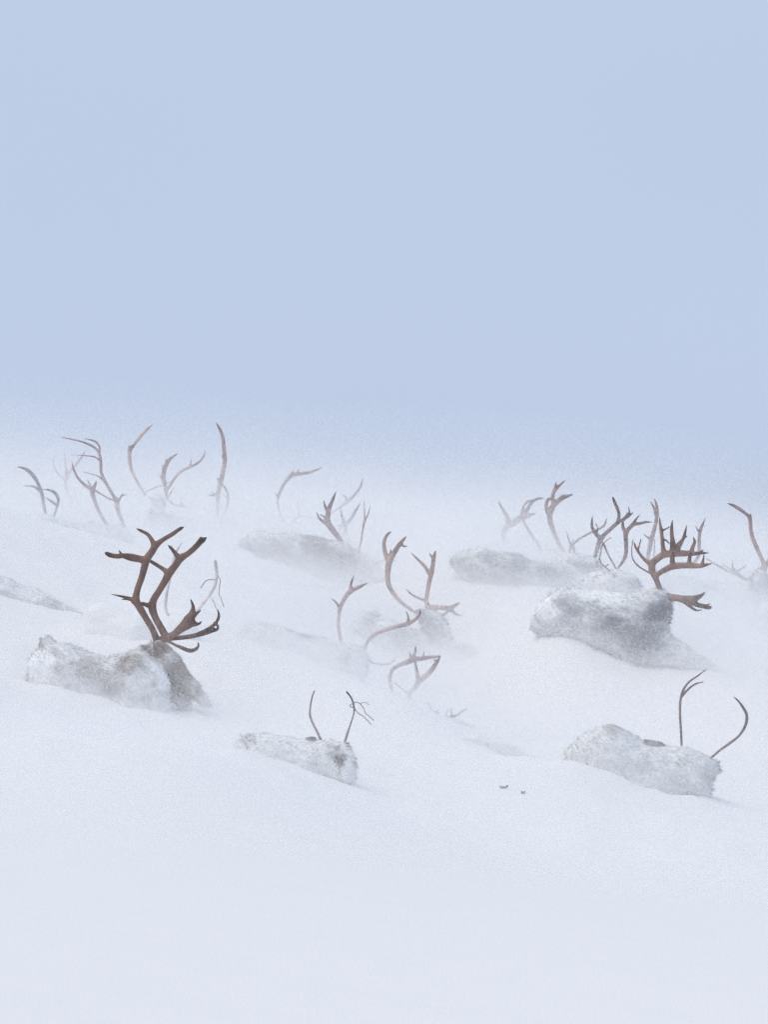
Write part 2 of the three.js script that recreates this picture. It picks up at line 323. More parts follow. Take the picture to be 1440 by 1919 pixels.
// --- the big dark-antlered bull
{
  const B = [30, 1160, 3.6], A = [180, 970, 5.76];
  const d = new Reindeer(200, 60, 'snow-caked bull with the largest dark brown antlers, nose down in the snow', { cake: 0.45, floor: 0.44, fur: [0.34, 0.27, 0.23], antler: [0.19, 0.118, 0.094], cell: 0.012, acell: 0.0055, mottle: 0.7, rime: 0.1, tips: 0.6 });
  d.body(B, [
    [[205, 330, 130, -0.05], [330, 335, 160, 0], [480, 400, 158, 0.03], [650, 435, 162, 0.06], [800, 432, 202, 0.1], [860, 470, 188, 0.12]],
    [[205, 150, 42, -0.05], [230, 240, 90, -0.03]], [[790, 330, 110, 0], [700, 340, 90, -0.1]],
    [[680, 380, 140, -0.25], [860, 270, 84, -0.2], [950, 205, 54, -0.1]],
    [[958, 192, 50, -0.06], [975, 215, 58, -0.05], [1040, 290, 68, 0], [1110, 390, 62, 0.02], [1190, 480, 47, 0.04], [1258, 545, 35, 0.05], [1288, 570, 28, 0.05]],
    [[930, 310, 80, -0.2], [1040, 450, 84, -0.1], [1120, 550, 58, -0.02]],
  ], { dark: [[760, 275, 0.3, 120, 0.55], [480, 330, 0.25, 130, 0.4], [640, 440, 0.3, 170, 0.35], [850, 560, 0.3, 90, 0.3], [1100, 430, 0, 170, 0.6], [1180, 520, 0.02, 110, 0.5], [960, 200, 0, 80, 0.7], [1040, 310, 0.06, 40, 0.5], [1285, 570, 0.05, 40, 0.6], [140, 300, 0.15, 130, -0.8], [1010, 420, 0.3, 90, -0.9], [940, 280, 0.3, 80, -0.9]], blend: 0.018 });
  d.antler(A, -0.3, [
    [[655, 1330, 38], [610, 1210, 34], [540, 1090, 35], [470, 970, 40], [430, 890, 40], [445, 780, 34], [490, 650, 35], [525, 520, 39], [545, 450, 42], [600, 370, 38], [645, 300, 36], [720, 240, 25], [820, 180, 24], [900, 125, 20], [940, 104, 10]],
    [[630, 310, 32], [600, 240, 23], [555, 180, 19], [490, 145, 16], [435, 118, 7]],
    [[520, 465, 42], [430, 425, 26], [330, 408, 24], [230, 418, 26], [150, 405, 25], [108, 384, 19]], [[275, 400, 15], [245, 353, 6]],
    [[480, 465, 22], [390, 452, 21], [300, 432, 14]],
    [[420, 910, 36], [370, 876, 19], [280, 852, 14], [165, 828, 5]], [[375, 885, 13], [275, 882, 5]],
    [[690, 1315, 36], [790, 1300, 32], [880, 1298, 25], [970, 1290, 24], [1070, 1272, 26], [1180, 1235, 33], [1245, 1205, 38]],
    [[1240, 1210, 28], [1300, 1212, 14], [1318, 1182, 12], [1300, 1152, 11], [1268, 1160, 15], [1235, 1200, 28]],
    [[1285, 1152, 15], [1315, 1100, 16], [1326, 1050, 13], [1310, 988, 5]], [[1290, 1150, 10], [1272, 1130, 5]],
  ], { foot: -0.08 });
  d.antler(A, 0.22, [
    [[760, 1300, 42], [700, 1190, 38], [640, 1080, 37], [605, 970, 44], [620, 890, 38], [680, 790, 35], [740, 690, 37], [790, 600, 43], [860, 510, 37], [910, 440, 40], [990, 390, 31], [1080, 310, 31], [1140, 240, 32]],
    [[1135, 255, 24], [1128, 212, 8]], [[1150, 250, 26], [1192, 212, 7]],
    [[890, 430, 30], [850, 380, 21], [810, 330, 16], [778, 298, 6]],
    [[780, 600, 38], [730, 560, 22], [660, 515, 20], [590, 472, 19]],
    [[600, 955, 40], [545, 942, 22], [490, 925, 18]],
    [[730, 1310, 38], [830, 1262, 34], [930, 1185, 48], [1000, 1110, 60], [1035, 1040, 36], [1048, 980, 20], [1040, 930, 13], [1020, 884, 5]],
    [[1045, 1060, 32], [1088, 1032, 15], [1130, 1000, 5]], [[960, 1170, 50], [1040, 1140, 38], [1085, 1152, 16], [1118, 1142, 10], [1136, 1122, 5]],
    [[770, 1320, 26], [800, 1345, 14], [860, 1378, 15], [930, 1407, 20], [1010, 1436, 22], [1070, 1424, 18], [1106, 1382, 11], [1098, 1348, 5]],
  ], { foot: 0.06 });
  d.ear(B, 900, 205, -0.1, 835, 175, 26, 0.7).eye(B, 1030, 300, 0.05);
}
// --- the cow with shreds of velvet, nearest of all
{
  const B = [430, 1350, 5.54], A = [540, 1270, 8];
  const d = new Reindeer(560, 55, 'nearest cow with rimed dark face and torn velvet hanging from one thin antler', { cake: 0.75, floor: 0.46, fur: [0.2, 0.175, 0.17], antler: [0.27, 0.235, 0.225], cell: 0.0095, acell: 0.0055, mottle: 1, rough: 0.01, rime: 0.1 });
  d.body(B, [
    [[215, 330, 185, -0.2], [380, 360, 205, -0.12], [600, 400, 215, -0.05], [820, 440, 225, 0]],
    [[820, 400, 190, 0], [1000, 390, 165, 0.05]], [[1060, 310, 110, 0.1], [1180, 320, 70, 0.15], [1210, 400, 82, 0.2], [1235, 500, 72, 0.26], [1230, 590, 64, 0.28]],
    [[1080, 480, 150, 0.1], [1180, 590, 95, 0.2]],
  ], { blend: 0.022, dark: [[190, 190, -0.1, 130, 0.3], [1140, 410, 0.27, 85, 0.8], [1130, 300, 0.2, 60, 0.45], [1215, 330, 0.2, 40, 0.4], [1290, 470, 0.24, 75, 0.85], [1235, 270, 0.2, 40, 0.6], [1255, 545, 0.28, 60, 0.55], [1040, 260, 0.2, 50, 0.4], [800, 410, 0.25, 42, 0.5], [710, 385, 0.25, 24, 0.6], [940, 500, 0.28, 40, 0.4], [860, 190, 0.05, 70, 0.4]] });
  d.antler(A, -0.1, [[[500, 945, 21], [430, 800, 19], [370, 680, 17], [328, 560, 17], [335, 430, 15], [362, 290, 13], [397, 188, 6]]], { foot: 0.02 });
  d.antler(A, 0.1, [[[840, 1000, 22], [890, 840, 19], [940, 690, 14], [985, 540, 13], [990, 440, 15], [960, 330, 14], [915, 255, 12], [876, 208, 6]]], { foot: 0.16, tips: 0.9, label: 'thin antler with a dark tip and torn velvet' });
  d.strip(A, 0.2, [[985, 440], [1050, 530], [1130, 580], [1190, 640], [1250, 702]], 5.5).strip(A, 0.22, [[990, 375], [1030, 368], [1090, 400], [1140, 470], [1160, 530], [1220, 580], [1285, 640]], 5.5).strip(A, 0.18, [[1075, 392], [1150, 370], [1220, 408]], 4).strip(A, 0.24, [[990, 400], [955, 395], [930, 425], [955, 445], [992, 430]], 6);
  d.ear(B, 900, 215, 0.02, 790, 180, 52, 0.75).ear(B, 1210, 260, 0.15, 1245, 235, 40, 0.8).eye(B, 1160, 425, 0.34, 0.014);
}
// --- the pale cow with two bare bow-shaped antlers
{
  const B = [1020, 1220, 3.43];
  const d = new Reindeer(1200, 57, 'pale cow crusted white with two thin bow-shaped antlers, one forked', { cake: 0.97, floor: 0.76, fur: [0.42, 0.38, 0.345], antler: [0.27, 0.23, 0.225], cell: 0.012, mottle: 0.3, rime: 0.1 });
  d.body(B, [
    [[160, 735, 44, -0.15], [235, 700, 84, -0.15], [330, 660, 126, -0.1], [430, 640, 152, -0.05], [560, 722, 138, 0], [780, 780, 142, 0.05]],
    [[800, 740, 110, 0.05], [900, 730, 88, 0.08], [1000, 755, 84, 0.1], [1090, 755, 44, 0.12]], [[860, 800, 130, 0.1], [970, 840, 92, 0.15], [1000, 900, 62, 0.15]],
  ], { dark: [[440, 505, 0.05, 80, 0.35], [1040, 800, 0.25, 70, 0.25], [890, 720, 0.2, 60, 0.2]] });
  d.antler(B, -0.12, [[[888, 650, 9], [883, 520, 9], [876, 400, 9], [879, 320, 9], [897, 250, 8.5], [935, 198, 7.5], [990, 160, 6.5], [1046, 116, 3]], [[892, 288, 8], [930, 245, 7.5], [975, 212, 6.5], [1032, 198, 3]]], { foot: 0.05 });
  d.antler(B, 0.15, [[[1050, 712, 9], [1130, 640, 9], [1200, 590, 9.5], [1260, 540, 9], [1300, 470, 10], [1305, 410, 10], [1280, 360, 9], [1250, 320, 6], [1222, 294, 3]]], { foot: 0.12 });
  d.ear(B, 800, 640, 0.05, 640, 570, 44, 0.75).ear(B, 1090, 750, 0.12, 1135, 705, 26, 0.5);
}
// --- the white one with a three-pronged antler
{
  const B = [430, 1060, 3.89];
  const d = new Reindeer(600, 64, 'white-flanked reindeer with one upright forked antler and one bowed sideways', { cake: 0.7, fur: [0.28, 0.25, 0.24], antler: [0.24, 0.185, 0.175], cell: 0.014, mottle: 0.4 });
  d.body(B, [
    [[120, 545, 60, -0.1], [210, 520, 104, -0.05], [420, 590, 112, 0], [650, 660, 125, 0.05], [800, 700, 128, 0.1]],
    [[820, 660, 90, 0.1], [920, 660, 64, 0.15], [910, 750, 66, 0.2], [880, 800, 60, 0.2]],
  ], { dark: [[560, 505, 0, 110, 0.7], [440, 485, 0, 60, 0.6], [700, 520, 0, 60, 0.4], [850, 690, 0.3, 80, 0.35], [910, 700, 0.35, 40, 0.4], [850, 780, 0.3, 80, 0.3]] });
  d.antler(B, -0.25, [[[824, 590, 12], [800, 480, 13], [795, 400, 13], [805, 320, 14], [840, 240, 16], [880, 190, 18], [940, 160, 14], [1012, 124, 4]], [[885, 190, 17], [888, 130, 9], [910, 72, 4]], [[806, 308, 12], [775, 265, 7], [744, 239, 3]]], { foot: 0.05 });
  d.antler(B, 0.3, [[[980, 610, 13], [1020, 535, 14], [1080, 490, 15], [1150, 465, 15], [1240, 440, 15], [1310, 420, 16], [1360, 390, 12], [1390, 350, 9], [1391, 318, 4]], [[1305, 418, 14], [1305, 375, 8], [1290, 330, 3]], [[962, 655, 11], [1040, 705, 9], [1110, 720, 9], [1180, 710, 7], [1224, 655, 3]]], { foot: 0.15 });
  d.ear(B, 990, 620, 0.15, 925, 590, 20, 0.8);
}
// --- the one stretched out with its face frosted, antlers spread like a hand
{
  const Q = [640, 970, 5.54];
  const d = new Reindeer(780, 68, 'frost-faced reindeer sunk in the drift whose antler beam ends in a sideways palm of prongs', { cake: 0.3, fur: [0.15, 0.14, 0.15], antler: [0.235, 0.185, 0.165] });
  d.body(Q, [
    [[210, 1120, 70, -0.2], [300, 1090, 110, -0.15], [500, 1230, 140, -0.05], [800, 1360, 145, 0], [1050, 1470, 110, 0], [1270, 1450, 112, 0], [1390, 1530, 80, 0]],
    [[870, 1000, 80, 0], [950, 1080, 92, 0.05], [1010, 1180, 80, 0.1], [1085, 1280, 66, 0.15]],
  ], { dark: [[1310, 1400, 0.1, 190, 0.85], [700, 1260, 0.15, 200, 0.3], [300, 1020, 0, 120, 0.3], [1090, 1290, 0.3, 50, 0.35]] });
  d.antler(Q, -0.35, [
    [[850, 960, 16], [760, 975, 15], [690, 930, 18], [600, 860, 20], [530, 770, 23], [490, 690, 25], [480, 600, 27], [490, 500, 33], [505, 430, 36], [545, 370, 27], [590, 300, 25], [635, 240, 18], [677, 192, 6]],
    [[480, 430, 28], [450, 340, 21], [445, 250, 19], [475, 180, 15], [520, 144, 6]], [[512, 385, 14], [514, 325, 6]], [[625, 275, 13], [650, 298, 9], [688, 294, 5]],
  ], { foot: -0.05 });
  d.antler(Q, 0.2, [
    [[905, 960, 26], [885, 850, 22], [895, 770, 22], [915, 660, 24], [940, 560, 26], [955, 460, 22], [965, 400, 18], [982, 338, 6]],
    [[920, 590, 22], [860, 500, 17], [800, 440, 14], [728, 368, 6]], [[945, 412, 14], [912, 368, 5]], [[875, 860, 16], [790, 830, 12], [720, 790, 10], [680, 744, 4]],
    [[915, 930, 26], [1010, 932, 24], [1120, 940, 27], [1180, 912, 17], [1236, 878, 5]], [[1130, 945, 24], [1190, 1000, 13], [1264, 1022, 5]], [[920, 940, 22], [990, 1010, 18], [1030, 1070, 15], [1060, 1015, 11], [1120, 965, 14]],
  ], { foot: 0.05 });
  d.ear(Q, 960, 1090, 0.1, 900, 1130, 24, 0.5).eye(Q, 1070, 1240, 0.3);
}
// --- dark-backed reindeer under the long leaning beam, and the ones behind it
{
  const R = [500, 860, 6.545];
  const d = new Reindeer(590, 71, 'dark-backed reindeer with a long forked beam leaning back over its shoulder', { cake: 0.42, fur: [0.22, 0.185, 0.165], antler: [0.13, 0.1, 0.1] });
  d.body(R, [
    [[-260, 985, 60, -0.15], [-60, 1010, 90, -0.12], [200, 1040, 110, -0.08], [350, 1070, 120, -0.05], [600, 1130, 150, 0], [900, 1210, 150, 0], [1120, 1290, 120, 0]], [[1150, 1260, 90, 0], [1280, 1340, 74, 0.05], [1390, 1430, 56, 0.1], [1430, 1480, 40, 0.1]],
  ], { dark: [[600, 1000, 0.15, 300, 0.45], [850, 1230, 0.2, 220, 0.4]] });
  d.antler(R, -0.25, [
    [[1290, 1385, 16], [1220, 1300, 18], [1165, 1200, 22], [1050, 1120, 24], [950, 1060, 28], [880, 960, 32], [800, 860, 37], [752, 780, 36], [750, 690, 30], [770, 600, 26], [810, 500, 20], [852, 398, 6]],
    [[740, 630, 22], [712, 570, 14], [700, 508, 5]], [[760, 805, 30], [690, 770, 17], [640, 720, 13], [614, 652, 5]], [[690, 770, 14], [715, 725, 8], [690, 700, 5], [650, 680, 4]],
  ], { foot: 0 });
  d.antler(R, 0.15, [[[1300, 1390, 15], [1200, 1270, 14], [1130, 1160, 14], [1160, 1000, 14], [1185, 830, 14], [1200, 740, 12], [1200, 620, 8], [1196, 510, 4]], [[1190, 790, 14], [1240, 690, 11], [1270, 582, 4]], [[1310, 1390, 14], [1340, 1290, 12], [1450, 1240, 12], [1530, 1230, 12], [1600, 1262, 5]], [[1520, 1235, 10], [1590, 1190, 4]]], { foot: 0.05, antler: [0.2, 0.16, 0.15] });
  d.ear(R, 1260, 1290, 0.02, 1330, 1260, 18);
  const e = new Reindeer(652, 75, 'reindeer behind the dark back showing only a grey forked antler like a catapult', { antler: [0.13, 0.1, 0.105] });
  e.body(R, [[[700, 1010, 60, 0], [900, 1030, 70, 0], [1060, 1060, 50, 0]], [[900, 990, 60, 0.05], [960, 970, 46, 0.1]]]);
  e.antler(R, 0.1, [[[962, 960, 24], [965, 880, 24], [968, 805, 25], [1025, 750, 21], [1090, 640, 19], [1152, 538, 7]], [[960, 800, 22], [922, 700, 15], [904, 578, 6]]], { foot: 0.1 });
  e.antler(R, -0.25, [[[900, 970, 12], [890, 890, 12], [920, 790, 12], [928, 720, 9], [905, 620, 4]], [[908, 830, 9], [865, 800, 4]]]);
  const b = new Reindeer(500, 77, 'faint reindeer in the drift with a sickle antler and one branch reaching up', { cake: 0.6, fur: [0.24, 0.22, 0.21], antler: [0.19, 0.15, 0.15] });
  b.body(R, [[[-60, 950, 60, 0], [60, 950, 80, 0], [250, 920, 84, 0], [420, 950, 80, 0]], [[230, 860, 40, 0.1], [290, 840, 44, 0.1], [330, 900, 50, 0.15]]], { dark: [[60, 900, 0, 120, 0.5]] });
  b.antler(R, -0.2, [[[262, 840, 12], [195, 730, 13], [150, 620, 14], [135, 500, 16], [170, 390, 18], [230, 280, 22], [300, 205, 27], [400, 182, 22], [500, 170, 19], [600, 140, 14], [688, 99, 5]], [[145, 480, 12], [98, 418, 5]], [[275, 215, 13], [335, 138, 5]], [[340, 205, 14], [412, 116, 5]]], { foot: 0.05 });
  b.antler(R, 0.3, [[[290, 830, 10], [340, 760, 14], [400, 710, 14], [500, 712, 11], [620, 735, 10], [710, 705, 12], [800, 660, 14], [900, 590, 15], [980, 530, 21], [1080, 440, 18], [1150, 340, 16], [1182, 232, 6]], [[978, 520, 16], [965, 460, 10], [918, 437, 5]], [[385, 712, 12], [392, 600, 8], [375, 513, 3]]], { foot: 0.1 });
}
// --- the herd behind the left bank
{
  const S = [80, 780, 7.58], T = [0, 860, 6], U = [220, 780, 5.76];
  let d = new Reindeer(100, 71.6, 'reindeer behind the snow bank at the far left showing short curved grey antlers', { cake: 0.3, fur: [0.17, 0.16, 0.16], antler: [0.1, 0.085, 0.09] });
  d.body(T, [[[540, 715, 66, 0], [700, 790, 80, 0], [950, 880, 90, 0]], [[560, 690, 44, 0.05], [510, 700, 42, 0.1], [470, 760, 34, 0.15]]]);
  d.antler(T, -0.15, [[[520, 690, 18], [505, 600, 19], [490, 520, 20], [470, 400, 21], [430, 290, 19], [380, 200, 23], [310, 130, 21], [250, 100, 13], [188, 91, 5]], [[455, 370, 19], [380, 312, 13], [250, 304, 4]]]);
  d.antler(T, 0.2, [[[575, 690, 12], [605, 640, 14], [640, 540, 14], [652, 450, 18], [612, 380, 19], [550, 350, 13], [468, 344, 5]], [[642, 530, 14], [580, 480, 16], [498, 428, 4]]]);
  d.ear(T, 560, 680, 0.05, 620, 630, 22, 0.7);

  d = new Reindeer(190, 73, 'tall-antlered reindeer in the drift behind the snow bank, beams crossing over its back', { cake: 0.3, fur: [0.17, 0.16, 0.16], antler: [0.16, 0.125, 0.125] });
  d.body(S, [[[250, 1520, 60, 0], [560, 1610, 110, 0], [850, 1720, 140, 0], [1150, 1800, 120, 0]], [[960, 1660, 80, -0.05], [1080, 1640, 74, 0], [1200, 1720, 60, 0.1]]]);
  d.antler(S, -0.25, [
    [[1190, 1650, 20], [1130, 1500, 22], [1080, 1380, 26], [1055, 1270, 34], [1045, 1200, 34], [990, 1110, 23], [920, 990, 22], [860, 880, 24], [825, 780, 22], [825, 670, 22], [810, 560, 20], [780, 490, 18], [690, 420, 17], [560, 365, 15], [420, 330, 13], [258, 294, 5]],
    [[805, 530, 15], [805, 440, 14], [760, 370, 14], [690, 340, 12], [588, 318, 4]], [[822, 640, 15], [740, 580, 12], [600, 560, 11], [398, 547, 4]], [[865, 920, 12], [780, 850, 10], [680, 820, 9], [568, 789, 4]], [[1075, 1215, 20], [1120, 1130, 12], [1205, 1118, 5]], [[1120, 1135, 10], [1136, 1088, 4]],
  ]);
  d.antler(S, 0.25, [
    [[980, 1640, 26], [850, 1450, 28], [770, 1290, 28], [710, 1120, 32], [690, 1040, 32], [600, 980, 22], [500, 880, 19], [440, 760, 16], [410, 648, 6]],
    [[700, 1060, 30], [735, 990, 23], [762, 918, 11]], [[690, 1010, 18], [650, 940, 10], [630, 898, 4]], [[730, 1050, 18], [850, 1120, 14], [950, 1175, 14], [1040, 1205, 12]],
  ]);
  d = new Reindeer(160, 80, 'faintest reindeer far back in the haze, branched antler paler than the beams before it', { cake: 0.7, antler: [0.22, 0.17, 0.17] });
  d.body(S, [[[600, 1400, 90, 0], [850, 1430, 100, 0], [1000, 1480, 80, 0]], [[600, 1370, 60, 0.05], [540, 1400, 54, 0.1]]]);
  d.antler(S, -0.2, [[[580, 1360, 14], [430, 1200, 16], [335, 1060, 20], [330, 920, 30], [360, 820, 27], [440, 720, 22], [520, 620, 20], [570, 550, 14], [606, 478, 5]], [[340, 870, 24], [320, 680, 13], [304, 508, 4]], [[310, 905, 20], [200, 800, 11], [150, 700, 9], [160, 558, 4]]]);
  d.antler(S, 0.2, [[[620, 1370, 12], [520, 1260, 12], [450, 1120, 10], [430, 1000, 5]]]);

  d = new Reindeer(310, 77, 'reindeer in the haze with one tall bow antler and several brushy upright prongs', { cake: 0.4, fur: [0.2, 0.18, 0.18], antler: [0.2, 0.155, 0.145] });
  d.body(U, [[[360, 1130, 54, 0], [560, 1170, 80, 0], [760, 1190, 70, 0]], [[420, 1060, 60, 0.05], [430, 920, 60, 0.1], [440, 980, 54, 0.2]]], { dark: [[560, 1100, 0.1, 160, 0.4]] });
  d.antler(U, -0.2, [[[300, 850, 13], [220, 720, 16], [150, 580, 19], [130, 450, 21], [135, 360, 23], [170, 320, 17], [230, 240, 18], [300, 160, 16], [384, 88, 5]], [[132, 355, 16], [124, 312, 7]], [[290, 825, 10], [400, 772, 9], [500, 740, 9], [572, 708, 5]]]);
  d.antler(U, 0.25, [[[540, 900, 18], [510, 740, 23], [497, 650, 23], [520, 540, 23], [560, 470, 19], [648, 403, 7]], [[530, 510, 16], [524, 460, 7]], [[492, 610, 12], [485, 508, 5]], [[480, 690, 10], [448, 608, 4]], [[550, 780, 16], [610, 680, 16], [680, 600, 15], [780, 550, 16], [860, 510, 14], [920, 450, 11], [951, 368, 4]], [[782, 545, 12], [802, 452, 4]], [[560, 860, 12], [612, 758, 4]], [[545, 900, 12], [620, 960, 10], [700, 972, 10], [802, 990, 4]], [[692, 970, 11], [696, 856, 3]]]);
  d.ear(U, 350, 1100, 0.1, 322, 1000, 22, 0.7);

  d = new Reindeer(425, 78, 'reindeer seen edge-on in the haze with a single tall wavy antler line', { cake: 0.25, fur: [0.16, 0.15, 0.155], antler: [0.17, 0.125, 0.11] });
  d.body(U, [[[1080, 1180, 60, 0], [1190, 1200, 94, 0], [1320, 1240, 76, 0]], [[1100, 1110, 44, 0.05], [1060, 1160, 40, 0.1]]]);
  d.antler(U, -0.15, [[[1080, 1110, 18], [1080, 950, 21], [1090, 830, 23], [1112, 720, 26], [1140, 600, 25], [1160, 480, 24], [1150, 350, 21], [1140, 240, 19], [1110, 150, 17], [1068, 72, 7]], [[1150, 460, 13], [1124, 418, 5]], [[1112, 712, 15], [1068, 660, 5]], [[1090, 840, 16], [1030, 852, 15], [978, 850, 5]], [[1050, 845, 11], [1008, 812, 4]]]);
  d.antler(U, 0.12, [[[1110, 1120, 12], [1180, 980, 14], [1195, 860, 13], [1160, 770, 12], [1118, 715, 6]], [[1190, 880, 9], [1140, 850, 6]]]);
}
// --- cow hidden in snow behind the big bull's antlers; the back at the left edge
{
  const A = [290, 1000, 8.72];
  let d = new Reindeer(300, 63, 'snow-buried cow behind the big dark antlers, thin antler trailing threads of velvet', { cake: 1, fur: [0.4, 0.37, 0.35], antler: [0.34, 0.32, 0.32], mottle: 0.1, rime: 0.1, tips: 0.2 });
  d.body(PX, [[[190, 1158, 30, -0.1], [250, 1196, 40, 0], [320, 1220, 38, 0]], [[330, 1170, 20, 0], [345, 1178, 20, 0.05], [360, 1194, 15, 0.1]]]);
  d.antler(A, 0.1, [[[330, 1420, 22], [200, 1300, 24], [175, 1220, 25], [180, 1100, 25], [195, 980, 23], [225, 840, 21], [265, 660, 22], [290, 520, 23], [312, 400, 22], [360, 280, 20], [444, 145, 6]]]);
  d.antler(A, -0.1, [[[520, 1420, 24], [690, 1270, 26], [800, 1130, 25], [900, 1000, 25], [975, 870, 25], [1010, 740, 26], [1010, 620, 28], [988, 450, 26]]]);
  d.strip(A, 0, [[990, 755], [860, 760], [790, 830], [748, 892]], 7).strip(A, 0, [[1030, 700], [1070, 750], [1060, 850], [1050, 980], [1090, 1080], [1132, 1200]], 6).strip(A, 0, [[925, 1050], [970, 1130], [1005, 1230]], 5);
  d = new Reindeer(20, 64.7, 'yellow-grey back of a reindeer lying in snow at the left edge', { cake: 0.12, floor: 0.3, fur: [0.4, 0.32, 0.24] });
  d.body(PX, [[[-90, 1113, 44, 0], [-10, 1126, 42, 0], [60, 1147, 40, 0], [130, 1168, 28, 0]], [[-150, 1080, 30, 0], [-90, 1090, 40, 0]]]);
}
// --- those behind the crest in the middle
{
  const B = [700, 1190, 6.545];
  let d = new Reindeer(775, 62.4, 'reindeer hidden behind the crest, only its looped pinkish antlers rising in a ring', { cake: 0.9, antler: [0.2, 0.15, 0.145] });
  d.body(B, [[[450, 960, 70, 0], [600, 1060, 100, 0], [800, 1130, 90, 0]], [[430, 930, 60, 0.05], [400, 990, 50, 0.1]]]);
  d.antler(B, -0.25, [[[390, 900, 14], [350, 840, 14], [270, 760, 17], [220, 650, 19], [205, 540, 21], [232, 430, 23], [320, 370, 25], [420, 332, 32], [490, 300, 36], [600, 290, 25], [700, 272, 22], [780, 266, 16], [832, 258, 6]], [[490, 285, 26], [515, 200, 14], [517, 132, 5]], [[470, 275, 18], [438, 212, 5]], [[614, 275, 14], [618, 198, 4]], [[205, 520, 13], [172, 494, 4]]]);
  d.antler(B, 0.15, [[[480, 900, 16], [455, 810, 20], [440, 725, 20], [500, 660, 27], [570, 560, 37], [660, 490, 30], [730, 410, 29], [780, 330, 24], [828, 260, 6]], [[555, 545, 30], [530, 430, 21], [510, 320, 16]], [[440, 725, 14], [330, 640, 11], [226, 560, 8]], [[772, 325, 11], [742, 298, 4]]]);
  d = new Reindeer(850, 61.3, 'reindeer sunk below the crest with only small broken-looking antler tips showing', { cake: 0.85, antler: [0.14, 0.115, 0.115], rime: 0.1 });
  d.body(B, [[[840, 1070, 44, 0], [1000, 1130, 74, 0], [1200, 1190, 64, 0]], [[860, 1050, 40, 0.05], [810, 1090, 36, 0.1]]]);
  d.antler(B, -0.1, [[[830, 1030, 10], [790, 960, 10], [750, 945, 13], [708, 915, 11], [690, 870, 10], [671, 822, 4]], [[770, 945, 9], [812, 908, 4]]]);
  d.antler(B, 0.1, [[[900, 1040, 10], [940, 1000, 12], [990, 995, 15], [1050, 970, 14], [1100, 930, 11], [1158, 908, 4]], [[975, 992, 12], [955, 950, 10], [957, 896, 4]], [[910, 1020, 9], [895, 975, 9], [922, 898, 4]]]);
  d = new Reindeer(965, 59.7, 'thin dark strip of a buried reindeer back on the crest', { cake: 0.1, fur: [0.14, 0.13, 0.14] });
  d.body(PX, [[[890, 1392, 15, 0], [940, 1412, 20, 0], [1000, 1444, 20, 0], [1040, 1468, 14, 0]]]);
}
